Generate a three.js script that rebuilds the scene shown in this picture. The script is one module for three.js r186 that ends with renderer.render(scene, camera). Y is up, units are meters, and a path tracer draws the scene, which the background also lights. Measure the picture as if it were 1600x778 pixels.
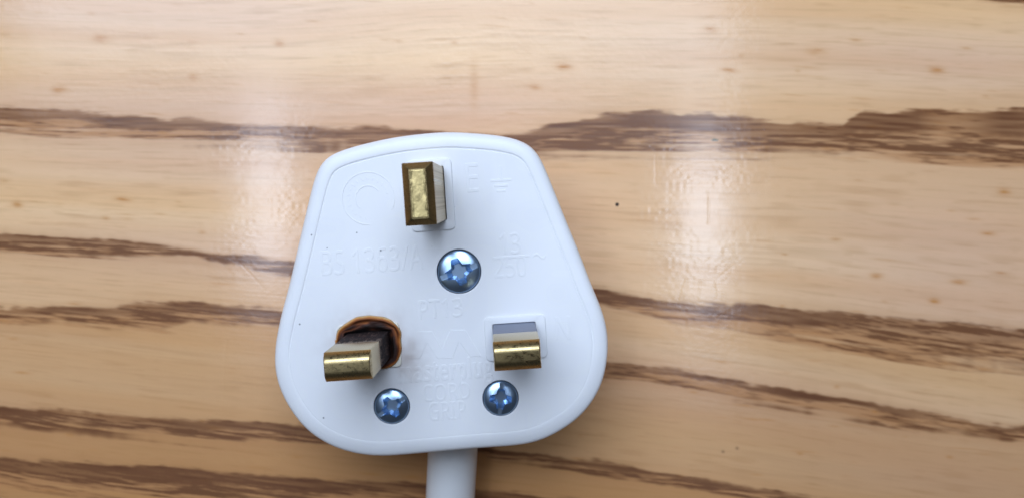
import * as THREE from 'three';
import { mergeGeometries, mergeVertices, toCreasedNormals } from 'three/addons/utils/BufferGeometryUtils.js';
import { TextGeometry } from 'three/addons/geometries/TextGeometry.js';
import { FontLoader } from 'three/addons/loaders/FontLoader.js';
import { RectAreaLightUniformsLib } from 'three/addons/lights/RectAreaLightUniformsLib.js';
import { Brush, Evaluator, SUBTRACTION } from 'three-bvh-csg';

// ---------------------------------------------------------------- camera, lamps, exposure
// Metres, y up. The table top is y = 0; the plug lies on its back with its pins up.
const FACE = 22;                                   // height of the plug's pin face above the table, mm
const scene = new THREE.Scene();
scene.background = new THREE.Color().setRGB(0.04, 0.045, 0.055);   // dim, even light of the room
const camera = new THREE.PerspectiveCamera(30.17, 1024 / 497, 0.01, 20);
camera.position.set(0.00843, 0.13894 + FACE / 1000, -0.02199);
camera.up.set(0, 0, -1);
camera.lookAt(camera.position.x + 0.016136, camera.position.y - 0.998198, camera.position.z + 0.0578);
camera.focus = 0.130;
camera.userData.fStop = camera.getFocalLength() / 1.5;             // a phone lens of about 1.5 mm aperture
scene.add(camera);

const renderer = new THREE.WebGLRenderer({ antialias: true });
renderer.toneMapping = THREE.LinearToneMapping;
renderer.toneMappingExposure = 1.0;
renderer.shadowMap.enabled = true;
RectAreaLightUniformsLib.init();

function lamp(name, label, x, z, height, w, d, intensity, rgb, glow) {
  const t = new THREE.Group(); t.name = name; t.position.set(x, height, z); scene.add(t);
  t.userData = { label, category: 'lamp' };
  const frame = new THREE.Mesh(new THREE.BoxGeometry(w + 0.03, 0.03, d + 0.03), new THREE.MeshStandardMaterial({ color: new THREE.Color().setRGB(0.7, 0.7, 0.7), roughness: 0.5 }));
  frame.name = 'housing'; frame.position.y = 0.02; t.add(frame);
  const pane = new THREE.Mesh(new THREE.BoxGeometry(w, 0.004, d), new THREE.MeshStandardMaterial({ color: new THREE.Color().setRGB(0.8, 0.8, 0.8), emissive: new THREE.Color().setRGB(...rgb), emissiveIntensity: glow, roughness: 0.6 }));
  pane.name = 'diffuser'; pane.position.y = 0.002; t.add(pane);
  const light = new THREE.RectAreaLight(new THREE.Color().setRGB(...rgb), intensity, w, d);
  light.name = 'lamp_glow'; light.position.set(0, -0.002, 0); light.rotation.x = -Math.PI / 2; t.add(light);
}
const COOL = [0.83, 0.99, 1.25];
lamp('panel_lamp', 'large pale light panel hung above the table beyond the earth pin', -0.0775, -0.39, 0.5, 0.505, 0.55, 4.9, COOL, 1);
lamp('spot_lamp', 'small bright lamp mirrored in the table beside the scorched live pin', -0.155, -0.02, 0.5, 0.024, 0.10, 17, COOL, 1);
lamp('spot_lamp_001', 'small bright lamp mirrored in the table beside the neutral pin', 0.156, -0.005, 0.5, 0.028, 0.10, 18, COOL, 1);

// ---------------------------------------------------------------- helpers
let seed = 7;
const rnd = () => ((seed = (seed * 1664525 + 1013904223) >>> 0) / 4294967296);
const perm = new Uint8Array(512);
{ const p = [...Array(256).keys()]; for (let i = 255; i > 0; i--) { const j = Math.floor(rnd() * (i + 1)); [p[i], p[j]] = [p[j], p[i]]; } for (let i = 0; i < 512; i++) perm[i] = p[i & 255]; }
const hash = (x, y) => perm[(perm[x & 255] + y) & 255] / 255;
function noise(x, y) {                                             // smooth value noise, 0..1
  const xi = Math.floor(x), yi = Math.floor(y), fx = x - xi, fy = y - yi;
  const u = fx * fx * (3 - 2 * fx), v = fy * fy * (3 - 2 * fy);
  const a = hash(xi, yi), b = hash(xi + 1, yi), c = hash(xi, yi + 1), d = hash(xi + 1, yi + 1);
  return a + (b - a) * u + (c - a) * v + (a - b - c + d) * u * v;
}
const clamp = (x, a = 0, b = 1) => Math.min(b, Math.max(a, x));
const ss = (a, b, x) => { const t = clamp((x - a) / (b - a)); return t * t * (3 - 2 * t); };
const lerp = (a, b, t) => a + (b - a) * t;
const lin = (r, g, b) => new THREE.Color().setRGB(r, g, b);
const V2 = (x, y) => new THREE.Vector2(x, y);
function texture(w, h, data, srgb) {
  const t = new THREE.DataTexture(data, w, h, THREE.RGBAFormat);
  t.magFilter = THREE.LinearFilter; t.minFilter = THREE.LinearFilter; t.generateMipmaps = false;
  if (srgb) t.colorSpace = THREE.SRGBColorSpace;
  t.needsUpdate = true; return t;
}
const enc = (c) => 255 * clamp(c <= 0.0031308 ? 12.92 * c : 1.055 * Math.pow(c, 1 / 2.4) - 0.055);

// ---------------------------------------------------------------- table top
// Dark grain bands: points [x, far edge, near edge] in mm on the table.
const BANDS = [
  [[-76.8,-37.0,-33.1],[-65.9,-36.6,-32.2],[-55.0,-35.6,-31.8],[-44.1,-34.9,-31.1],[-33.1,-34.3,-30.7],[-24.3,-33.9,-30.4],[-15.5,-33.6,-30.1],[-0.1,-32.9,-28.1],[8.8,-32.6,-28.6],[14.3,-33.3,-29.0],[22.1,-34.8,-29.2],[28.8,-35.9,-29.3],[36.6,-36.4,-29.3],[44.4,-35.9,-29.3],[52.2,-35.1,-29.0],[61.1,-34.5,-29.3],[68.8,-34.1,-29.3],[71.8,-36.3,-29.0],[77.9,-36.4,-28.6],[89.2,-36.7,-27.6],[100.4,-37.1,-26.4]],
  [[-77.5,-15.3,-12.1],[-66.5,-14.7,-11.7],[-55.5,-13.9,-11.2],[-44.5,-12.3,-10.7],[-41.2,-12.0,-10.3],[-33.5,-11.5,-9.1],[-27.9,-10.8,-8.4],[-0.1,-8.1,-5.3],[25.1,-5.7,-2.8],[33.5,-4.3,-1.5],[39.1,-3.5,-0.2],[50.4,-2.9,0.8],[56.1,-2.6,2.9],[67.4,-1.5,5.3],[78.8,-0.2,6.5],[90.2,0.6,6.8],[101.7,1.8,7.7]],
  [[-77.9,-2.6,0.0],[-66.8,-2.5,0.7],[-55.8,-3.2,0.9],[-50.2,-3.3,1.3],[-44.7,-3.3,-0.3],[-33.6,-2.7,0.3],[-29.2,-1.7,1.3],[-0.2,2.6,5.4],[27.4,7.0,9.7],[33.6,8.0,10.1],[39.3,8.8,11.2],[44.9,10.0,12.3],[50.6,10.9,13.8],[56.3,11.7,14.7],[67.8,13.6,16.4],[79.2,15.3,18.9],[90.7,17.8,20.2],[102.3,19.2,21.4]],
  [[-78.4,15.1,18.1],[-67.3,15.6,18.5],[-56.2,16.6,19.5],[-45.1,17.5,20.9],[-33.9,17.8,21.0],[-26.1,18.3,21.1],[-11.5,20.2,22.5],[5.4,22.5,24.7],[17.9,24.0,26.0],[28.1,25.2,27.9],[39.5,27.6,29.4],[50.9,29.3,31.3],[62.4,31.4,33.8],[79.7,34.2,37.0],[102.9,38.0,41.0]],
  [[-78.7,24.2,29.1],[-67.6,24.6,29.9],[-56.4,25.5,30.9],[-45.3,26.1,31.4],[-34.1,27.0,31.9],[-24.0,27.9,32.2],[-11.6,28.7,32.8],[-0.3,29.4,34.0],[11.1,30.6,34.7],[33.8,33.6,37.7],[68.3,38.4,42.5],[103.0,42.7,47.4]],
  [[-76.0,-61.6,-59.5],[11.0,-60.4,-57.9],[66.2,-60.1,-57.4],[90.7,-59.1,-56.5],[99.7,-58.1,-55.0]]];
const FLECKS = [[-59.6,-48.8],[-29.1,-48.1],[-66.9,-40.1],[4.4,-41.3],[19.9,-44.3],[14.9,-40.8],[45.3,-50.8],[48.7,-43.7],[63.7,-47.0],[85.0,-43.8],[-56.4,-21.4],[-74.6,-20.5],[-43.9,-42.3],[97.5,-22.7],[94.9,-15.4],[75.2,-8.0],[85.6,-3.5],[90.0,-6.9],[48.5,23.3],[51.0,22.7]];
function along(list, x, k) {
  let i = 0; while (i < list.length - 2 && x > list[i + 1][0]) i++;
  const a = list[i], b = list[i + 1], t = (x - a[0]) / (b[0] - a[0]);
  const c = t < 0 || t > 1 ? t : t;                                // runs straight on beyond its ends
  return lerp(a[k], b[k], clamp(c, -1.2, 2.2));
}
const TX0 = -130, TX1 = 150, TZ0 = -105, TZ1 = 75, TW = 2048, TH = 1316;
function makeWood() {
  const color = new Uint8Array(TW * TH * 4), relief = new Uint8Array(TW * TH * 4);
  const edges = BANDS.map((b) => { const top = new Float32Array(TW), bot = new Float32Array(TW); for (let i = 0; i < TW; i++) { const x = lerp(TX0, TX1, i / (TW - 1)); top[i] = along(b, x, 1); bot[i] = along(b, x, 2); } return [top, bot]; });
  // bands beyond the ones in view
  for (const [z0, wd, sl] of [[-92, 3.5, 0.02], [-76, 2.4, 0.03], [48, 3, 0.13], [62, 4, 0.15]]) {
    const top = new Float32Array(TW), bot = new Float32Array(TW);
    for (let i = 0; i < TW; i++) { const x = lerp(TX0, TX1, i / (TW - 1)); top[i] = z0 + sl * x + 2 * noise(x / 30, z0); bot[i] = top[i] + wd * (0.6 + 0.8 * noise(x / 40, z0 + 9)); }
    edges.push([top, bot]);
  }
  const strips = [0, 0.18, 0.5, 0.8, 0.85];                          // browning on the near side of each band: wood tone plus light falloff
  const flecks = [];
  FLECKS.forEach(([x, z], i) => flecks.push([x, z, i === 3 ? 0.9 : i > 17 ? 0.3 : 0.9 + 0.9 * rnd(), i === 3 ? 4.5 : i > 17 ? 0.25 : 0.4 + 0.4 * rnd(), i === 3 ? 0.35 : 0.55 + 0.3 * rnd(), i > 17 ? 1 : 0]));
  for (let i = 0; i < 260; i++) flecks.push([lerp(TX0, TX1, rnd()), lerp(TZ0, TZ1, rnd()), 0.5 + 2.4 * rnd() * rnd(), 0.14 + 0.26 * rnd(), 0.2 + 0.4 * rnd(), 0]);
  for (let i = 0; i < 750; i++) flecks.push([lerp(TX0, TX1, rnd()), lerp(TZ0, TZ1, rnd()), 1.0 + 3.2 * rnd() * rnd(), 0.10 + 0.16 * rnd(), 0.12 + 0.38 * rnd() * rnd(), 0]);
  const fl = new Float32Array(TW * TH), pin = new Float32Array(TW * TH);
  const sx = TW / (TX1 - TX0), sz = TH / (TZ1 - TZ0);
  for (const [x, z, a, b, k, dark] of flecks) {
    const i0 = Math.floor((x - 2.5 * a - TX0) * sx), i1 = Math.ceil((x + 2.5 * a - TX0) * sx), j0 = Math.floor((z - 2.5 * b - 0.4 - TZ0) * sz), j1 = Math.ceil((z + 2.5 * b + 0.4 - TZ0) * sz);
    for (let j = Math.max(0, j0); j < Math.min(TH, j1); j++) for (let i = Math.max(0, i0); i < Math.min(TW, i1); i++) {
      const X = (i / sx + TX0 - x), Z = (j / sz + TZ0 - z) - 0.08 * X, d = (X / a) ** 2 + (Z / b) ** 2;
      const v = k * Math.exp(-d * 1.3) * (0.55 + 0.9 * noise((X + x) / 1.5, (Z + z) / 0.25));
      if (dark) pin[j * TW + i] = Math.max(pin[j * TW + i], v); else fl[j * TW + i] = Math.max(fl[j * TW + i], v);
    }
  }
  for (let j = 0; j < TH; j++) {
    const z = lerp(TZ0, TZ1, (j + 0.5) / TH);
    for (let i = 0; i < TW; i++) {
      const x = lerp(TX0, TX1, (i + 0.5) / TW);
      const zg = z - 0.13 * x * ss(-45, 25, z) + 0.8 * Math.sin(x / 23) + 1.5 * noise(x / 35, z / 18);   // the grain's own lines
      const f1 = noise(x / 9, zg / 0.32), f2 = noise(x / 22 + 40, zg / 0.75), f3 = noise(x / 3.4 + 80, zg / 0.17), f4 = noise(x / 60, zg / 2.6 + 30), f5 = noise(x / 45 + 11, zg / 9);
      const n1 = noise(x / 2.7 + 3, zg / 0.24), n2 = noise(x / 6.5 + 17, zg / 0.42), n3 = noise(x / 1.1, zg / 0.16 + 9);
      let dark = 0, tan = 0, strip = 0;
      const jag = (noise(x / 4.5, z / 6 + 50) - 0.5) * 0.7 + (noise(x / 1.3, z / 3 + 70) - 0.5) * 0.35;
      let e = 0;
      for (const [top, bot] of edges) {
        const t = top[i], w = bot[i] - t, d = (z - t - jag) / w;
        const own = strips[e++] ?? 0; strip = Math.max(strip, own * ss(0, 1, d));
        if (d < -1.2 || d > 2.2) continue;
        const edge = ss(-0.45, 0.4, d * w + 0.5 * (n2 - 0.5) + 0.25 * (n3 - 0.5)), cw = 0.12 + 0.42 * noise(x / 14 + 0.2 * t, 6.5);
        const crest = edge * (1 - ss(cw, cw + 0.2, d)) * clamp(0.35 + 1.1 * noise(x / 11, t / 9 + 4)) * (0.62 + 0.5 * n2);
        const body = edge * (1 - ss(0.5 + 0.6 * f2, 0.85 + 0.75 * f2, d));
        dark = Math.max(dark, crest * 0.9, body * 0.88 * clamp((n1 * 0.55 + n2 * 0.75 + n3 * 0.25 + 0.7 * (f4 - 0.5) - 0.46) * 2.1));
        tan = Math.max(tan, body * (0.7 + 0.35 * n2), 0.45 * ss(-0.5, 0, d) * (1 - ss(0.9, 2.0, d)) * f4);
      }
      const streak = clamp((f1 - 0.6) * 1.6) * 0.30 * f4 + clamp((f3 - 0.62) * 1.6) * 0.22 * f2 + clamp((n2 - 0.64) * 2) * 0.3 + clamp((n1 - 0.72) * 2) * 0.22;
      let r = 0.76 + 0.06 * (f4 - 0.5) + 0.07 * (f5 - 0.5), g = 0.475 + 0.08 * (f4 - 0.5) + 0.04 * (f5 - 0.5), b = 0.268 + 0.07 * (f4 - 0.5) - 0.03 * (f5 - 0.5);
      const tone = 0.96 + 0.06 * f2 + 0.03 * f3; r *= tone; g *= tone; b *= tone;
      const mix = (k, R, G, B) => { r = lerp(r, R, k); g = lerp(g, G, k); b = lerp(b, B, k); };
      mix(strip, 0.50, 0.23, 0.074);                                  // browner wood in the near strips, with falloff of light painted in
      mix(clamp(streak), 0.40, 0.185, 0.06);
      mix(clamp(tan * 0.95), 0.46, 0.215, 0.085);
      mix(clamp(fl[j * TW + i]), 0.52, 0.22, 0.055);
      mix(clamp(dark * 0.92), 0.125, 0.046, 0.022);
      mix(clamp(pin[j * TW + i]), 0.07, 0.03, 0.02);
      const e1 = (x - 29.4) ** 2 + (z + 20.4) ** 2; if (e1 < 0.16) mix(1 - ss(0.05, 0.14, e1), 0.01, 0.01, 0.01);
      const e2 = ((x - 46.4) / 0.6) ** 2 + ((z + 31.6) / 0.18) ** 2; if (e2 < 1) mix(0.7, 0.01, 0.09, 0.07);   // a green fleck
      const o = (j * TW + i) * 4;
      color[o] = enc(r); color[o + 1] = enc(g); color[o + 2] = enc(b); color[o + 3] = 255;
      // open pores and the brushed skin of the lacquer
      const h = 0.5 + 0.22 * (f1 - 0.5) + 0.2 * (f3 - 0.5) + 0.5 * (noise(x / 0.62, z / 0.5) - 0.5) * noise(x / 6 + 2, z / 5) + 0.2 * (noise(x / 1.7, z / 1.3 + 4) - 0.5) + 0.3 * (noise(x / 3.5 + 5, z / 2.2) - 0.5) - 0.25 * dark;
      relief[o] = relief[o + 1] = relief[o + 2] = 255 * clamp(h); relief[o + 3] = 255;
    }
  }
  // scratches and small dents in the lacquer
  const dent = (x0, z0, x1, z1, depth) => {
    const n = Math.ceil(Math.hypot(x1 - x0, z1 - z0) * sx * 1.5);
    for (let k = 0; k <= n; k++) {
      const t = k / n, i = Math.round((lerp(x0, x1, t) + 0.25 * (noise(t * 6, x0) - 0.5) - TX0) * sx), j = Math.round((lerp(z0, z1, t) - TZ0) * sz);
      if (i < 1 || j < 1 || i > TW - 2 || j > TH - 2) continue;
      for (const [a, b2, q] of [[0, 0, 1], [1, 0, 0.6], [-1, 0, 0.6]]) { const o = ((j + b2) * TW + i + a) * 4; const v = clamp(relief[o] - depth * q, 0, 255); relief[o] = relief[o + 1] = relief[o + 2] = v; }
    }
  };
  for (const a of [[40, -3, 41.2, -7.5], [43.6, -3.6, 44.2, -7], [46.8, -7, 47.2, -4.3], [36, -29, 36.1, -24], [45.2, -23, 45.5, -17], [33, -14, 42, -13.3], [30, -11, 31, -9], [-36, -10, -32, -5.5], [-34, 15, -30, 9.5], [-39, 3, -40, 16], [-32, 12, -28, 8]]) dent(...a, 42);
  for (let k = 0; k < 60; k++) { const x = lerp(TX0, TX1, rnd()), z = lerp(TZ0, TZ1, rnd()), a = rnd() * 6.28, l = 0.6 + 3 * rnd() * rnd(); dent(x, z, x + Math.cos(a) * l, z + Math.sin(a) * l, 28); }
  const wrap = (t) => { t.wrapS = t.wrapT = THREE.MirroredRepeatWrapping; return t; };
  return [wrap(texture(TW, TH, color, true)), wrap(texture(TW, TH, relief, false))];
}
{
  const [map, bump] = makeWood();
  const W = 1.2, D = 0.9, T = 0.028, r = 0.004;
  const s = new THREE.Shape(); s.moveTo(-W / 2, -D / 2); s.lineTo(W / 2, -D / 2); s.lineTo(W / 2, D / 2); s.lineTo(-W / 2, D / 2); s.closePath();
  const g = new THREE.ExtrudeGeometry(s, { depth: T - 2 * r, bevelEnabled: true, bevelSize: r, bevelThickness: r, bevelOffset: -r, bevelSegments: 4 });
  g.translate(0, 0, -T + r); g.rotateX(-Math.PI / 2);
  const p = g.attributes.position, uv = g.attributes.uv;
  for (let i = 0; i < p.count; i++) uv.setXY(i, (p.getX(i) * 1000 - TX0) / (TX1 - TX0), (p.getZ(i) * 1000 - TZ0) / (TZ1 - TZ0));
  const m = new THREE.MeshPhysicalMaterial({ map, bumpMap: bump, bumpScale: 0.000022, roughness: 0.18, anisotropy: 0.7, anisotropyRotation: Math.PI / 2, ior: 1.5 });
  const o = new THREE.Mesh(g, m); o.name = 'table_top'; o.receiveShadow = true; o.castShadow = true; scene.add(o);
  o.userData = { kind: 'structure', label: 'lacquered pale wooden table top with dark brown grain bands', category: 'table' };
}

// ---------------------------------------------------------------- the plug
// Drawn in mm: x to the right, y towards the earth pin, z out of the pin face; the group lays it on its back.
const plug = new THREE.Group(); plug.name = 'power_plug';
plug.rotation.set(-Math.PI / 2, 0, 0.0645); scene.add(plug);
plug.userData = { label: 'white three-pin power plug with scorched live pin lying pins up on wooden table', category: 'plug' };
function part(name, geometry, material, parent = plug, label) {
  const g = geometry; g.translate(0, 0, parent === plug || parent.parent === plug ? FACE : 0); g.scale(0.001, 0.001, 0.001);
  const o = new THREE.Mesh(g, material); o.name = name; o.castShadow = o.receiveShadow = true; parent.add(o);
  if (label) o.userData.label = label;
  return o;
}
const M = {};
// smooth outline, resampled, with outward normals
const OUTLINE = [[3.08,31.41],[-3.96,31.21],[-8.5,30.63],[-12.75,29.77],[-15.39,28.82],[-16.61,27.61],[-17.57,25.58],[-19.24,20.53],[-20.95,15.13],[-22.74,9.45],[-24.25,5.14],[-25.47,0.46],[-25.73,-2.94],[-25.27,-5.71],[-24.0,-8.89],[-21.88,-12.13],[-19.33,-14.38],[-16.39,-15.96],[-13.06,-16.95],[-10.02,-17.33],[-6.61,-17.32],[-3.53,-17.25],[4.31,-17.1],[11.49,-17.0],[14.26,-16.49],[17.07,-15.3],[19.91,-13.59],[22.46,-10.99],[24.17,-8.0],[25.03,-4.96],[25.38,-1.9],[25.2,0.86],[24.51,3.63],[23.5,6.43],[21.91,11.54],[20.25,16.37],[18.6,21.34],[16.95,26.13],[16.23,27.62],[15.17,28.72],[13.61,29.56],[10.75,30.38],[5.96,31.1]];
const curve = new THREE.CatmullRomCurve3(OUTLINE.map(([x, y]) => new THREE.Vector3(x, y, 0)), true, 'centripetal');
const N = 240;
let ring = curve.getSpacedPoints(N).slice(0, N).map((v) => V2(v.x, v.y));
for (let pass = 0; pass < 6; pass++) ring = ring.map((v, i) => v.clone().multiplyScalar(2).add(ring[(i + 1) % N]).add(ring[(i + N - 1) % N]).multiplyScalar(0.25));
const normals = ring.map((v, i) => { const d = ring[(i + 1) % N].clone().sub(ring[(i + N - 1) % N]).normalize(); return V2(-d.y, d.x).negate(); });
{ let area = 0; ring.forEach((v, i) => { const w = ring[(i + 1) % N]; area += v.x * w.y - w.x * v.y; }); if (area < 0) normals.forEach((n) => n.negate()); }
const CCW = (() => { let a = 0; ring.forEach((v, i) => { const w = ring[(i + 1) % N]; a += v.x * w.y - w.x * v.y; }); return a > 0; })();
function inset(d) { return ring.map((v, i) => v.clone().addScaledVector(normals[i], -(typeof d === 'function' ? d(v, i) : d))); }
function skin(rings, capLast) {                                    // rings of [x, y, z]; quads between neighbours
  const pos = [], idx = [], n = rings[0].length;
  for (const r of rings) for (const q of r) pos.push(...q);
  for (let k = 0; k < rings.length - 1; k++) for (let i = 0; i < n; i++) {
    const a = k * n + i, b = k * n + (i + 1) % n, c = a + n, d = b + n;
    if (CCW) idx.push(a, c, b, b, c, d); else idx.push(a, b, c, b, d, c);
  }
  if (capLast) {
    const l = rings[rings.length - 1], c = l.reduce((s, q) => [s[0] + q[0] / n, s[1] + q[1] / n, s[2] + q[2] / n], [0, 0, 0]); pos.push(...c);
    const o = (rings.length - 1) * n, m = pos.length / 3 - 1;
    for (let i = 0; i < n; i++) { const a = o + i, b = o + (i + 1) % n; if (CCW) idx.push(a, m, b); else idx.push(a, b, m); }
  }
  const g = new THREE.BufferGeometry(); g.setAttribute('position', new THREE.Float32BufferAttribute(pos, 3)); g.setIndex(idx); g.computeVertexNormals();
  return g;
}
const low = (y) => 1 - ss(-6, 4, y);                                 // 1 round the cable end of the plug
const SEAM = 2.35;

// surface of the white plastic: dirt specks, and smoke stain round the burnt pin
const PX0 = -30, PY0 = -22, PS = 60, PN = 1024;
const BURN = [[-15.76,1.31],[-15.02,2.73],[-13.25,3.88],[-11.08,4.42],[-9.02,4.04],[-7.4,3.2],[-6.42,1.96],[-6.28,0.24],[-6.57,-1.45],[-7.64,-2.85],[-8.73,-3.26]].concat([[-10.6, -3.15], [-13.2, -2.75], [-15.2, -1.4]]);
const burnCurve = new THREE.CatmullRomCurve3(BURN.map(([x, y]) => new THREE.Vector3(x, y, 0)), true, 'centripetal');
const burnRing = burnCurve.getSpacedPoints(96).slice(0, 96).map((v, i) => V2(-11 + (v.x + 11) * 1.05 + 0.3 * (noise(i / 5, 3) - 0.5), (v.y - 0.3) * 1.07 + 0.3 + 0.3 * (noise(i / 5, 8) - 0.5)));
function plasticMap() {
  const c = new Uint8Array(PN * PN * 4);
  const spots = [[-18.4, 17.3, 0.11], [-16.2, 15.2, 0.08], [-8.2, 14.3, 0.12], [-21.6, 13.6, 0.09], [-11.6, 17.2, 0.1], [-21.2, 4, 0.12], [-18.7, -10.5, 0.12]];
  for (let k = 0; k < 7; k++) spots.push([lerp(-24, 24, rnd()), lerp(-16, 30, rnd()), 0.03 + 0.03 * rnd()]);
  for (let j = 0; j < PN; j++) for (let i = 0; i < PN; i++) {
    const x = PX0 + PS * (i + 0.5) / PN, y = PY0 + PS * (j + 0.5) / PN;
    let r = 0.79, g = 0.79, b = 0.795;
    const t = 0.985 + 0.03 * noise(x / 3, y / 3); r *= t; g *= t; b *= t;
    // scorched and smoked plastic to the right of and below the live pin
    const d1 = Math.hypot((x + 10.8) / 1.25, y - 0.3) - 3.2, wisp = noise(x / 1.6 + 3, y / 1.9) * 0.6 + noise(x / 0.6, y / 0.7 + 20) * 0.4;
    let k = 0.8 * Math.exp(-Math.max(0, d1) / 1.5) * (0.25 + wisp);
    k = Math.max(k, 0.55 * Math.exp(-(((x + 5.2) / 2.6) ** 2 + ((y + 2.2) / 3.4) ** 2)) * (0.3 + 1.1 * wisp));
    k = clamp(k);
    r = lerp(r, 0.34, k); g = lerp(g, 0.26, k); b = lerp(b, 0.22, k);
    for (const [sx, sy, sr] of spots) { const q = Math.hypot(x - sx, y - sy); if (q < sr * 1.6) { const m = 0.85 * (1 - ss(sr * 0.5, sr * 1.5, q)); r = lerp(r, 0.05, m); g = lerp(g, 0.05, m); b = lerp(b, 0.06, m); } }
    const o = (j * PN + i) * 4; c[o] = enc(r); c[o + 1] = enc(g); c[o + 2] = enc(b); c[o + 3] = 255;
  }
  return texture(PN, PN, c, true);
}
function planarUV(g) {
  const p = g.attributes.position, a = new Float32Array(p.count * 2);
  for (let i = 0; i < p.count; i++) { a[2 * i] = (p.getX(i) - PX0) / PS; a[2 * i + 1] = (p.getY(i) - PY0) / PS; }
  g.setAttribute('uv', new THREE.BufferAttribute(a, 2)); return g;
}
function fineBump() {
  const n = 512, c = new Uint8Array(n * n * 4);
  for (let j = 0; j < n; j++) for (let i = 0; i < n; i++) { const v = 127 + 70 * (noise(i / 3, j / 3) - 0.5) + 60 * (noise(i / 9 + 4, j / 9) - 0.5); const o = (j * n + i) * 4; c[o] = c[o + 1] = c[o + 2] = v; c[o + 3] = 255; }
  const t = texture(n, n, c, false); t.wrapS = t.wrapT = THREE.RepeatWrapping; t.repeat.set(4, 4); return t;
}
const skinBump = fineBump();
M.white = new THREE.MeshPhysicalMaterial({ map: plasticMap(), bumpMap: skinBump, bumpScale: 0.000006, roughness: 0.42, ior: 1.49 });
M.print = new THREE.MeshPhysicalMaterial({ color: lin(0.79, 0.79, 0.795), roughness: 0.42, ior: 1.49 });
M.cable = new THREE.MeshPhysicalMaterial({ color: lin(0.80, 0.80, 0.79), roughness: 0.5, ior: 1.5 });
{
  // tarnish blotches and fine draw lines of the brass
  const n = 512, c = new Uint8Array(n * n * 4), q = new Uint8Array(n * n * 4);
  for (let j = 0; j < n; j++) for (let i = 0; i < n; i++) {
    const o = (j * n + i) * 4, v = noise(i / 26, j / 14) * 0.6 + noise(i / 7 + 9, j / 5) * 0.4, k = j < 50 ? 0 : ss(0.5, 0.78, v) * 0.4, l = j < 50 ? 1 : 0.94 + 0.12 * noise(i / 40 + 3, j / 1.3);
    c[o] = enc(lerp(0.46, 0.20, k) * l); c[o + 1] = enc(lerp(0.35, 0.14, k) * l); c[o + 2] = enc(lerp(0.17, 0.06, k) * l); c[o + 3] = 255;
    q[o] = q[o + 1] = q[o + 2] = clamp(70 + 110 * (j < 50 ? 0.3 : v) + (j < 50 ? 0 : 30 * noise(i / 30, j / 1.5)), 0, 255); q[o + 3] = 255;
  }
  const w = (t) => { t.wrapS = t.wrapT = THREE.RepeatWrapping; return t; };
  M.brass = new THREE.MeshStandardMaterial({ map: w(texture(n, n, c, true)), roughnessMap: w(texture(n, n, q, false)), metalness: 1, roughness: 0.6 });
}
M.wornBrass = new THREE.MeshStandardMaterial({ color: lin(0.50, 0.39, 0.18), metalness: 1, roughness: 0.46 });
M.sleeve = new THREE.MeshPhysicalMaterial({ color: lin(0.23, 0.25, 0.32), roughness: 0.6, specularIntensity: 0.5 });
M.steel = new THREE.MeshStandardMaterial({ color: lin(0.42, 0.57, 0.76), metalness: 1, roughness: 0.31 });

// housing: the outer shell with its rounded rim, resting on the table with its back
{
  const cx = 0, cy = 5;
  const lift = (d, z) => inset(d).map((v) => [v.x, v.y, z(v.y)]);
  const shrink = (k, z) => ring.map((v) => [cx + (v.x - cx) * k, cy + (v.y - cy) * k, z]);
  const floor = (y) => -0.2 + 0.17 * low(y);
  const rings = [
    lift(SEAM + 1.2, () => -0.9), lift(SEAM + 0.35, (y) => floor(y)), lift(SEAM + 0.02, (y) => floor(y)), lift(SEAM - 0.05, (y) => -0.08 + 0.05 * low(y)), lift(SEAM - 0.16, () => -0.02),
    lift(1.7, (y) => -0.03 - 0.04 * low(y)), lift(1.2, (y) => -0.08 - 0.12 * low(y)), lift(0.8, (y) => -0.2 - 0.15 * low(y)), lift(0.45, (y) => -0.42 - 0.1 * low(y)), lift(0.18, () => -0.75), lift(0.05, () => -1.1), lift(0, () => -1.6),
    lift(0, () => -7), shrink(0.99, -10), shrink(0.97, -14), shrink(0.93, -17.5), shrink(0.86, -20), shrink(0.74, -21.5), shrink(0.48, -22), shrink(0.2, -22)];
  part('housing', planarUV(skin(rings, true)), M.white);
}
// holes
const PIN = { earth: [0, 22.23, 3.97, 7.95], live: [-11.115, 0, 6.35, 3.97], neutral: [11.115, 0, 6.35, 3.97] };
const SCREWS = [[3.34, 10.37, 3.22, 16], [-8.25, -9.45, 2.62, 31], [8.36, -9.33, 2.62, 82]];
const rectPath = (Klass, x, y, w, h, r) => {
  const s = new Klass(); s.moveTo(x - w / 2 + r, y - h / 2); s.lineTo(x + w / 2 - r, y - h / 2); s.quadraticCurveTo(x + w / 2, y - h / 2, x + w / 2, y - h / 2 + r);
  s.lineTo(x + w / 2, y + h / 2 - r); s.quadraticCurveTo(x + w / 2, y + h / 2, x + w / 2 - r, y + h / 2); s.lineTo(x - w / 2 + r, y + h / 2); s.quadraticCurveTo(x - w / 2, y + h / 2, x - w / 2, y + h / 2 - r);
  s.lineTo(x - w / 2, y - h / 2 + r); s.quadraticCurveTo(x - w / 2, y - h / 2, x - w / 2 + r, y - h / 2); return s;
};
const gap = 0.09;
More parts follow.
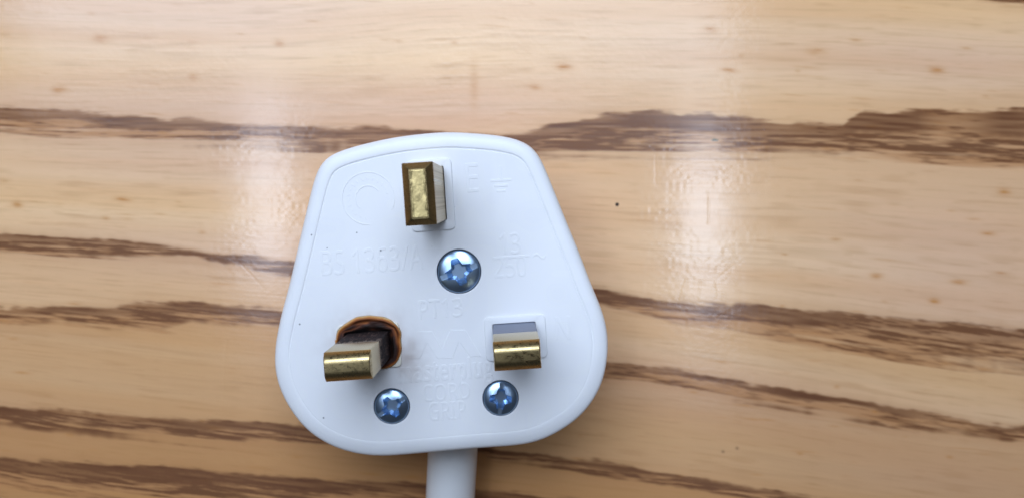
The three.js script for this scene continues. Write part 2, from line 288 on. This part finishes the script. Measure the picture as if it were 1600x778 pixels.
{
  const shape = new THREE.Shape(inset(SEAM + 0.16));
  for (const [x, y, r] of SCREWS) { const h = new THREE.Path(); h.absarc(x, y, r + 0.14, 0, Math.PI * 2, true); shape.holes.push(h); }
  for (const k of ['earth', 'neutral']) { const [x, y, w, h] = PIN[k]; shape.holes.push(rectPath(THREE.Path, x, y, w + 2 * gap, h + 2 * gap, 0.3)); }
  shape.holes.push(new THREE.Path(burnRing));
  let g = new THREE.ExtrudeGeometry(shape, { depth: 2.2, bevelEnabled: true, bevelSize: 0.1, bevelThickness: 0.1, bevelOffset: -0.1, bevelSegments: 3, curveSegments: 32 });
  g.translate(0, 0, -2.3); g = toCreasedNormals(mergeVertices(g, 1e-4), 0.2);
  part('base_plate', planarUV(g), M.white);
}
// low pads that stand round each pin
function pad(x, y, w, h, hole) {
  const s = rectPath(THREE.Shape, x, y, w, h, 0.9); s.holes.push(hole);
  let g = new THREE.ExtrudeGeometry(s, { depth: 0.2, bevelEnabled: true, bevelSize: 0.12, bevelThickness: 0.12, bevelOffset: -0.12, bevelSegments: 3, curveSegments: 8 });
  g.translate(0, 0, -0.02); g = toCreasedNormals(mergeVertices(g, 1e-4), 0.5);
  return planarUV(g);
}
const pinHole = (k) => { const [x, y, w, h] = PIN[k]; return rectPath(THREE.Path, x, y, w + 2 * gap, h + 2 * gap, 0.3); };
part('pin_surround', pad(0, 22.1, 6.6, 10.7, pinHole('earth')), M.white);
part('pin_surround', pad(11.25, -0.2, 9.3, 6.7, pinHole('neutral')), M.white);
{
  const s = rectPath(THREE.Shape, -10.95, 0.0, 9.4, 6.9, 0.9);
  // what the heat has left of the pad: its corners
  const base = new Brush(new THREE.ExtrudeGeometry(s, { depth: 0.2, bevelEnabled: true, bevelSize: 0.12, bevelThickness: 0.12, bevelOffset: -0.12, bevelSegments: 3, curveSegments: 8 }).translate(0, 0, -0.02));
  const cut = new Brush(new THREE.ExtrudeGeometry(new THREE.Shape(burnRing), { depth: 4, bevelEnabled: false }).translate(0, 0, -2));
  base.updateMatrixWorld(); cut.updateMatrixWorld();
  const ev = new Evaluator(); ev.attributes = ['position', 'normal']; ev.useGroups = false;
  const g = ev.evaluate(base, cut, SUBTRACTION).geometry;
  part('pin_surround', planarUV(g), new THREE.MeshPhysicalMaterial({ color: lin(0.74, 0.69, 0.58), roughness: 0.4 }), plug, 'heat-yellowed corners of the pad round the scorched pin');
}
// the melted, charred crater round the live pin
{
  const n = burnRing.length, K = 26, pos = [], col = [], idx = [];
  const [px, py, pw, ph] = PIN.live;
  const stops = [[0, 0.70, 0.52, 0.28], [0.05, 0.58, 0.29, 0.09], [0.13, 0.34, 0.11, 0.024], [0.26, 0.15, 0.042, 0.013], [0.42, 0.045, 0.016, 0.010], [0.85, 0.014, 0.008, 0.006], [1, 0.006, 0.005, 0.005]];
  for (let k = 0; k <= K; k++) for (let i = 0; i < n; i++) {
    const t = k / K, v = burnRing[i], a = Math.atan2((v.y - py), (v.x - px));
    const c = Math.cos(a), s = Math.sin(a), q = Math.min((pw / 2 - 0.05) / Math.max(1e-6, Math.abs(c)), (ph / 2 - 0.05) / Math.max(1e-6, Math.abs(s)));
    const ix = px + c * q, iy = py + s * q;
    const lump = noise(i / 5, t * 5 + 2) - 0.5, grain = noise(i / 1.7 + 9, t * 16) - 0.5;
    const z = 0.30 * Math.sin(Math.min(1, t * 3.4) * Math.PI) * (0.7 + lump) + 0.18 * (1 - t) - 0.8 * ss(0.6, 1, t) + 0.16 * lump * ss(0, 0.2, t) + 0.06 * grain * ss(0.1, 0.3, t);
    pos.push(lerp(v.x, ix, t), lerp(v.y, iy, t), k === 0 ? -0.15 : z);
    const u = clamp(t * (1 + 1.3 * lump) + 0.07 * grain);
    let m = 0; while (m < stops.length - 2 && u > stops[m + 1][0]) m++;
    const A = stops[m], B = stops[m + 1], w = clamp((u - A[0]) / (B[0] - A[0])), f = 0.85 + 0.5 * (grain + 0.2);
    col.push(lerp(A[1], B[1], w) * f, lerp(A[2], B[2], w) * f, lerp(A[3], B[3], w) * f);
  }
  let area = 0; burnRing.forEach((v, i) => { const w = burnRing[(i + 1) % n]; area += v.x * w.y - w.x * v.y; });
  for (let k = 0; k < K; k++) for (let i = 0; i < n; i++) { const a = k * n + i, b = k * n + (i + 1) % n, c = a + n, d = b + n; if (area > 0) idx.push(a, b, c, b, d, c); else idx.push(a, c, b, b, c, d); }
  const g = new THREE.BufferGeometry(); g.setAttribute('position', new THREE.Float32BufferAttribute(pos, 3)); g.setAttribute('color', new THREE.Float32BufferAttribute(col, 3)); g.setIndex(idx); g.computeVertexNormals();
  part('burnt_plastic', g, new THREE.MeshPhysicalMaterial({ vertexColors: true, roughness: 0.6, specularIntensity: 0.5, ior: 1.5 }), plug, 'melted and charred brown plastic round the live pin');
}
// pins: rounded-rectangle sections lofted along z; rows are [z, inset x, inset y]
function bar(x, y, w, h, rows, r = 0.16) {
  const sec = (a, b, rr) => { const o = []; for (const [sx, sy, a0] of [[1, 1, 0], [-1, 1, 90], [-1, -1, 180], [1, -1, 270]]) for (let k = 0; k <= 4; k++) { const t = (a0 + k * 22.5) * Math.PI / 180; o.push([sx * (a - rr) + rr * Math.cos(t), sy * (b - rr) + rr * Math.sin(t)]); } return o; };
  const pos = [], idx = [], n = 20;
  rows.forEach(([z, ix, iy]) => sec(w / 2 - ix, h / 2 - iy, r).forEach(([a, b]) => pos.push(x + a, y + b, z)));
  for (let k = 0; k < rows.length - 1; k++) for (let i = 0; i < n; i++) { const a = k * n + i, b = k * n + (i + 1) % n; idx.push(a, b, a + n, b, b + n, a + n); }
  const o = (rows.length - 1) * n; for (let i = 1; i < n - 1; i++) { idx.push(o, o + i, o + i + 1); idx.push(0, i + 1, i); }
  const g = new THREE.BufferGeometry(); g.setAttribute('position', new THREE.Float32BufferAttribute(pos, 3)); g.setIndex(idx);
  const f = toCreasedNormals(g, 0.45), q = f.attributes.position, uv = new Float32Array(q.count * 2);
  const top = rows[rows.length - 1][0] - 1.1;                         // the long sides are rubbed clean, the tips are tarnished
  for (let t = 0; t < q.count; t += 3) { const side = Math.max(q.getZ(t), q.getZ(t + 1), q.getZ(t + 2)) < top; for (let i = t; i < t + 3; i++) { uv[2 * i] = q.getX(i) / 12 + 0.3 * q.getY(i) / 12; uv[2 * i + 1] = side ? 0.02 + 0.04 * q.getZ(i) / 24 : 0.12 + 0.8 * ((((q.getY(i) - y) / 12 + 0.5)) % 1); } }
  f.setAttribute('uv', new THREE.BufferAttribute(uv, 2)); return f;
}
{
  const [x, y, w, h] = PIN.earth, L = 22.6;
  const e = part('earth_pin', bar(x, y, w, h, [[-2, 0, 0], [L - 0.95, 0, 0], [L - 0.88, 0.05, 0.05], [L - 0.04, 0.92, 0.86]], 0.14), M.brass);
  // the end, flattened and dented by the cutter
  const nx = 22, ny = 60, fw = w - 1.86, fh = h - 1.74, g = new THREE.PlaneGeometry(fw, fh, nx, ny), p = g.attributes.position;
  for (let i = 0; i < p.count; i++) {
    const X = p.getX(i), Y = p.getY(i), ex = Math.min(fw / 2 - Math.abs(X), fh / 2 - Math.abs(Y));
    const burr = 0.07 * Math.exp(-(((fw / 2 - Math.abs(X) - 0.16) / 0.11) ** 2)) * (0.4 + 1.2 * noise(Y * 2.2 + 9 * Math.sign(X), 4));
    p.setXYZ(i, x + X + 0.05 * (noise(Y * 2, 2 + Math.sign(X)) - 0.5), y + Y, (ex < 1e-6 ? L - 0.12 : L) + (ex > 0.01 ? burr + 0.06 * (noise(X * 1.6 + 7, Y * 0.9) - 0.5) + 0.018 * (noise(X * 8, Y * 5) - 0.5) : 0));
  }
  g.computeVertexNormals();
  part('end_face', g, M.wornBrass, e, 'dented pale brass end of the earth pin');
}
const tip = (L) => [[L - 1.15, 0, 0], [L - 1.02, 0.03, 0.06], [L - 0.5, 0.06, 0.46], [L - 0.2, 0.09, 0.8], [L - 0.06, 0.13, 1.02], [L, 0.2, 1.22], [L + 0.01, 0.4, 1.45]];
for (const k of ['live', 'neutral']) {
  const [x, y, w, h] = PIN[k], L = 17.6, S = 9.5;
  const lean = (g) => k === 'live' ? g.applyMatrix4(new THREE.Matrix4().makeShear(0, 0, 0, 0, -0.022, 0.006)) : g;   // the heat has let the live pin tip over a little
  const p = part(k + '_pin', lean(bar(x, y, w, h, [[S, 0, 0], ...tip(L)])), M.brass, plug, k === 'live' ? 'brass pin charred at its root' : undefined);
  let g = bar(x, y, w + 0.02, h + 0.02, [[-2.2, 0, 0], [1, 0, 0], [2, 0, 0], [3, 0, 0], [4, 0, 0], [5, 0, 0], [6, 0, 0], [7, 0, 0], [8, 0, 0], [S - 0.35, 0, 0], [S - 0.02, 0, 0]]);
  let m = M.sleeve;
  if (k === 'live') {
    // charred sleeve: soot and brown residue in its own uv along the pin
    const n = 256, c = new Uint8Array(n * n * 4);
    for (let j = 0; j < n; j++) for (let i = 0; i < n; i++) {
      const v = noise(i / 5, j / 22) * 0.6 + noise(i / 2.2 + 30, j / 6) * 0.4, o = (j * n + i) * 4, a = ss(0.55, 0.85, v), bl = ss(0.86, 0.99, j / n + 0.25 * (v - 0.5));
      c[o] = enc(lerp(lerp(0.022, 0.10, a), 0.20, bl)); c[o + 1] = enc(lerp(lerp(0.014, 0.06, a), 0.15, bl)); c[o + 2] = enc(lerp(lerp(0.014, 0.05, a), 0.12, bl)); c[o + 3] = 255;
    }
    const q = g.attributes.position, uv = new Float32Array(q.count * 2);
    for (let i = 0; i < q.count; i++) { uv[2 * i] = (q.getX(i) + q.getY(i) * 0.7 - x) / 8 + 0.5; uv[2 * i + 1] = clamp((q.getZ(i) + 2.2) / (S + 2.2), 0.002, 0.998); }
    g.setAttribute('uv', new THREE.BufferAttribute(uv, 2));
    m = new THREE.MeshPhysicalMaterial({ map: texture(n, n, c, true), roughness: 0.85, specularIntensity: 0.25 });
  }
  part('sleeve', lean(g), m, p, k === 'live' ? 'blackened insulating sleeve' : 'grey insulating sleeve');
}
// screws: domed heads with a driver cross and a slot cut into them
function prism(top, bottom, z1, z0) {
  const n = top.length, pos = [], idx = [];
  for (const [x, y] of bottom) pos.push(x, y, z0); for (const [x, y] of top) pos.push(x, y, z1);
  for (let i = 0; i < n; i++) { const j = (i + 1) % n; idx.push(i, j, n + i, j, n + j, n + i); }
  const tri = THREE.ShapeUtils.triangulateShape(top.map(([x, y]) => V2(x, y)), []);
  for (const [a, b, c] of tri) { idx.push(n + a, n + b, n + c); idx.push(a, c, b); }
  const g = new THREE.BufferGeometry(); g.setAttribute('position', new THREE.Float32BufferAttribute(pos, 3)); g.setIndex(idx);
  const f = g.toNonIndexed(); f.computeVertexNormals(); return f;
}
SCREWS.forEach(([x, y, r, turn], i) => {
  const prof = [[0.001, -2.4], [r * 0.45, -2.4], [r * 0.45, -0.9], [r * 0.96, -0.9], [r, -0.8], [r, -0.15], [r * 0.985, 0.0], [r * 0.94, 0.12], [r * 0.84, 0.26], [r * 0.7, 0.39], [r * 0.52, 0.50], [r * 0.3, 0.57], [0.001, 0.6]];
  const dome = new THREE.LatheGeometry(prof.map(([a, b]) => V2(a, b)), 64).rotateX(Math.PI / 2);
  const cross = (w, l, q) => [[l, -w], [l, w], [q, q], [w, l], [-w, l], [-q, q], [-l, w], [-l, -w], [-q, -q], [-w, -l], [w, -l], [q, -q]];
  const c1 = prism(cross(0.2 * r, 0.84 * r, 0.33 * r), cross(0.12 * r, 0.34 * r, 0.18 * r), 1.3, -0.85);
  const slot = new THREE.BoxGeometry(r * 2.2, 0.24 * r, 1.2).toNonIndexed().translate(0, 0, 0.76);
  const ev = new Evaluator(); ev.attributes = ['position', 'normal']; ev.useGroups = false;
  const brush = (g) => { for (const k of Object.keys(g.attributes)) if (k !== 'position' && k !== 'normal') g.deleteAttribute(k); const b = new Brush(g); b.updateMatrixWorld(); return b; };
  const head = ev.evaluate(ev.evaluate(brush(dome), brush(c1), SUBTRACTION), brush(slot), SUBTRACTION).geometry;
  head.rotateZ(turn * Math.PI / 180); head.translate(x, y, i ? 0.05 : 0);
  part('screw', head, M.steel);
});
// raised lettering and marks
const font = await new FontLoader().loadAsync('fonts/droid/droid_sans_regular.typeface.json');
const bold = await new FontLoader().loadAsync('fonts/droid/droid_sans_bold.typeface.json');
let lines = 0;
function letters(text, cx, cy, capHeight, width, f = font, name = 'raised_lettering') {
  const g = new TextGeometry(text, { font: f, size: capHeight / 0.72, depth: 0.075, curveSegments: 5, bevelEnabled: true, bevelSize: 0.04, bevelThickness: 0.04, bevelSegments: 2 });
  g.computeBoundingBox(); const b = g.boundingBox;
  g.translate(-(b.min.x + b.max.x) / 2, -capHeight / 2, -0.072 + 0.004 * (lines++ % 6));
  if (width) g.scale(width / (b.max.x - b.min.x), 1, 1);
  g.translate(cx, cy, 0); part(name, planarUV(g), M.white);
}
letters('BS 1363/A', -9.6, 12.45, 2.6, 15.4);
letters('E', 6.25, 23.7, 3.1, 1.85);
letters('13', 11.3, 13.65, 2.25, 3.1);
letters('250', 11.1, 10.2, 2.25, 4.9);
letters('PT13', 0.2, 4.6, 2.0, 6.6);
letters('masterplug', 0.25, -4.85, 2.2, 14.4, bold);
letters('CORD', 0.2, -8.15, 1.8, 7.2);
letters('GRIP', 0.1, -11.05, 1.95, 5.7);
letters('N', 18.5, 0.3, 2.5, 2.3);
const ridge = (shape) => new THREE.ExtrudeGeometry(shape, { depth: 0.06, bevelEnabled: true, bevelSize: 0.04, bevelThickness: 0.05, bevelSegments: 2, bevelOffset: -0.02, curveSegments: 48 }).translate(0, 0, -0.06);
const stripe = (x, y, w, h) => rectPath(THREE.Shape, x, y, w, h, Math.min(w, h) * 0.2);
part('earth_symbol', mergeGeometries([stripe(10.62, 24.75, 0.34, 2.0), stripe(10.58, 23.62, 3.1, 0.34), stripe(10.53, 22.82, 2.05, 0.34), stripe(10.5, 22.03, 1.3, 0.34)].map(ridge)), M.print);
{
  const wave = new THREE.Shape(); const up = []; for (let k = 0; k <= 16; k++) { const t = k / 16; up.push([14.7 + 1.9 * t, 11.87 - 0.32 * Math.sin(t * Math.PI * 2 + Math.PI)]); }
  wave.moveTo(up[0][0], up[0][1] + 0.17); up.forEach(([a, b]) => wave.lineTo(a, b + 0.17)); up.reverse().forEach(([a, b]) => wave.lineTo(a, b - 0.17));
  part('rating_marks', mergeGeometries([ridge(stripe(11.3, 12.04, 5.5, 0.3)), ridge(wave)]), M.print);
}
{ // maker's emblem: two slanted peaks
  const E = [[-5.3, -2.35], [-3.65, 1.7], [-1.35, 1.55], [0.0, -1.25], [1.4, 1.6], [3.7, 1.45], [5.85, -2.65], [4.2, -2.7], [2.65, -0.15], [1.45, -2.75], [-0.85, -2.6], [-2.2, -0.1], [-3.5, -2.45]];
  const s = new THREE.Shape(E.map(([x, y]) => V2(x, y))); part('raised_emblem', planarUV(ridge(s)), M.white);
}
{ // approval mark: a ring, an open inner ring and worn strokes between them
  const arc = (r, w, a0, a1) => { const s = new THREE.Shape(); s.absarc(0, 0, r + w / 2, a0, a1, false); s.absarc(0, 0, r - w / 2, a1, a0, true); return ridge(s).translate(-9.5, 22.2, 0); };
  const gs = [arc(3.92, 0.16, -0.5, Math.PI * 1.5), arc(1.9, 0.18, 0.55, Math.PI * 1.25)];
  for (let k = 0; k < 17; k++) { const a = 0.2 + k * 0.27, g = ridge(stripe(0, 0, 0.5, 0.16 + 0.1 * rnd())); g.rotateZ((rnd() - 0.5) * 1.6 + (k % 2) * 0.8); g.translate(2.95, 0, -0.03); g.rotateZ(a); g.translate(-9.5, 22.2, 0); gs.push(g); }
  part('approval_mark', mergeGeometries(gs), M.print);
}
// cable leaving under the rim and coming down to the table
{
  const c = new THREE.CatmullRomCurve3([[0.3, -9, -13.2], [0.0, -17, -13.6], [-0.5, -21.5, -14.2], [-1.55, -30, -15.6], [-3, -45, -17.4], [-5, -70, -17.85], [-7, -120, -17.85], [4, -200, -17.85], [30, -290, -17.85]].map((p) => new THREE.Vector3(...p)));
  part('cable', new THREE.TubeGeometry(c, 160, 4.15, 40, false), M.cable, plug, 'white round power cable');
}
// the phone held over the plug, its dark back mirrored in the brass pin ends and in the lacquer
{
  const w = 0.070, l = 0.148, t = 0.0075, r = 0.011, s = new THREE.Shape();
  s.moveTo(-w / 2 + r, -l / 2); s.lineTo(w / 2 - r, -l / 2); s.absarc(w / 2 - r, -l / 2 + r, r, -Math.PI / 2, 0, false); s.lineTo(w / 2, l / 2 - r); s.absarc(w / 2 - r, l / 2 - r, r, 0, Math.PI / 2, false);
  s.lineTo(-w / 2 + r, l / 2); s.absarc(-w / 2 + r, l / 2 - r, r, Math.PI / 2, Math.PI, false); s.lineTo(-w / 2, -l / 2 + r); s.absarc(-w / 2 + r, -l / 2 + r, r, Math.PI, Math.PI * 1.5, false);
  const g = new THREE.ExtrudeGeometry(s, { depth: t - 0.004, bevelEnabled: true, bevelSize: 0.002, bevelThickness: 0.002, bevelOffset: -0.002, bevelSegments: 4 });
  g.rotateX(-Math.PI / 2);
  const o = new THREE.Group(); o.name = 'smartphone'; o.position.set(camera.position.x + 0.012, camera.position.y + 0.005, camera.position.z + 0.056); scene.add(o);
  const body = new THREE.Mesh(g, new THREE.MeshPhysicalMaterial({ color: lin(0.02, 0.02, 0.022), roughness: 0.3 })); body.name = 'body'; body.castShadow = body.receiveShadow = true; o.add(body);
  const bump = new THREE.Mesh(new THREE.CylinderGeometry(0.006, 0.0065, 0.002, 40), new THREE.MeshPhysicalMaterial({ color: lin(0.01, 0.01, 0.012), roughness: 0.15 })); bump.name = 'lens_ring'; bump.position.set(-0.012, -0.0028, -0.056); o.add(bump);
  o.userData = { label: 'black smartphone held flat above the plug and mirrored in its brass pins', category: 'phone' };
}
renderer.render(scene, camera);
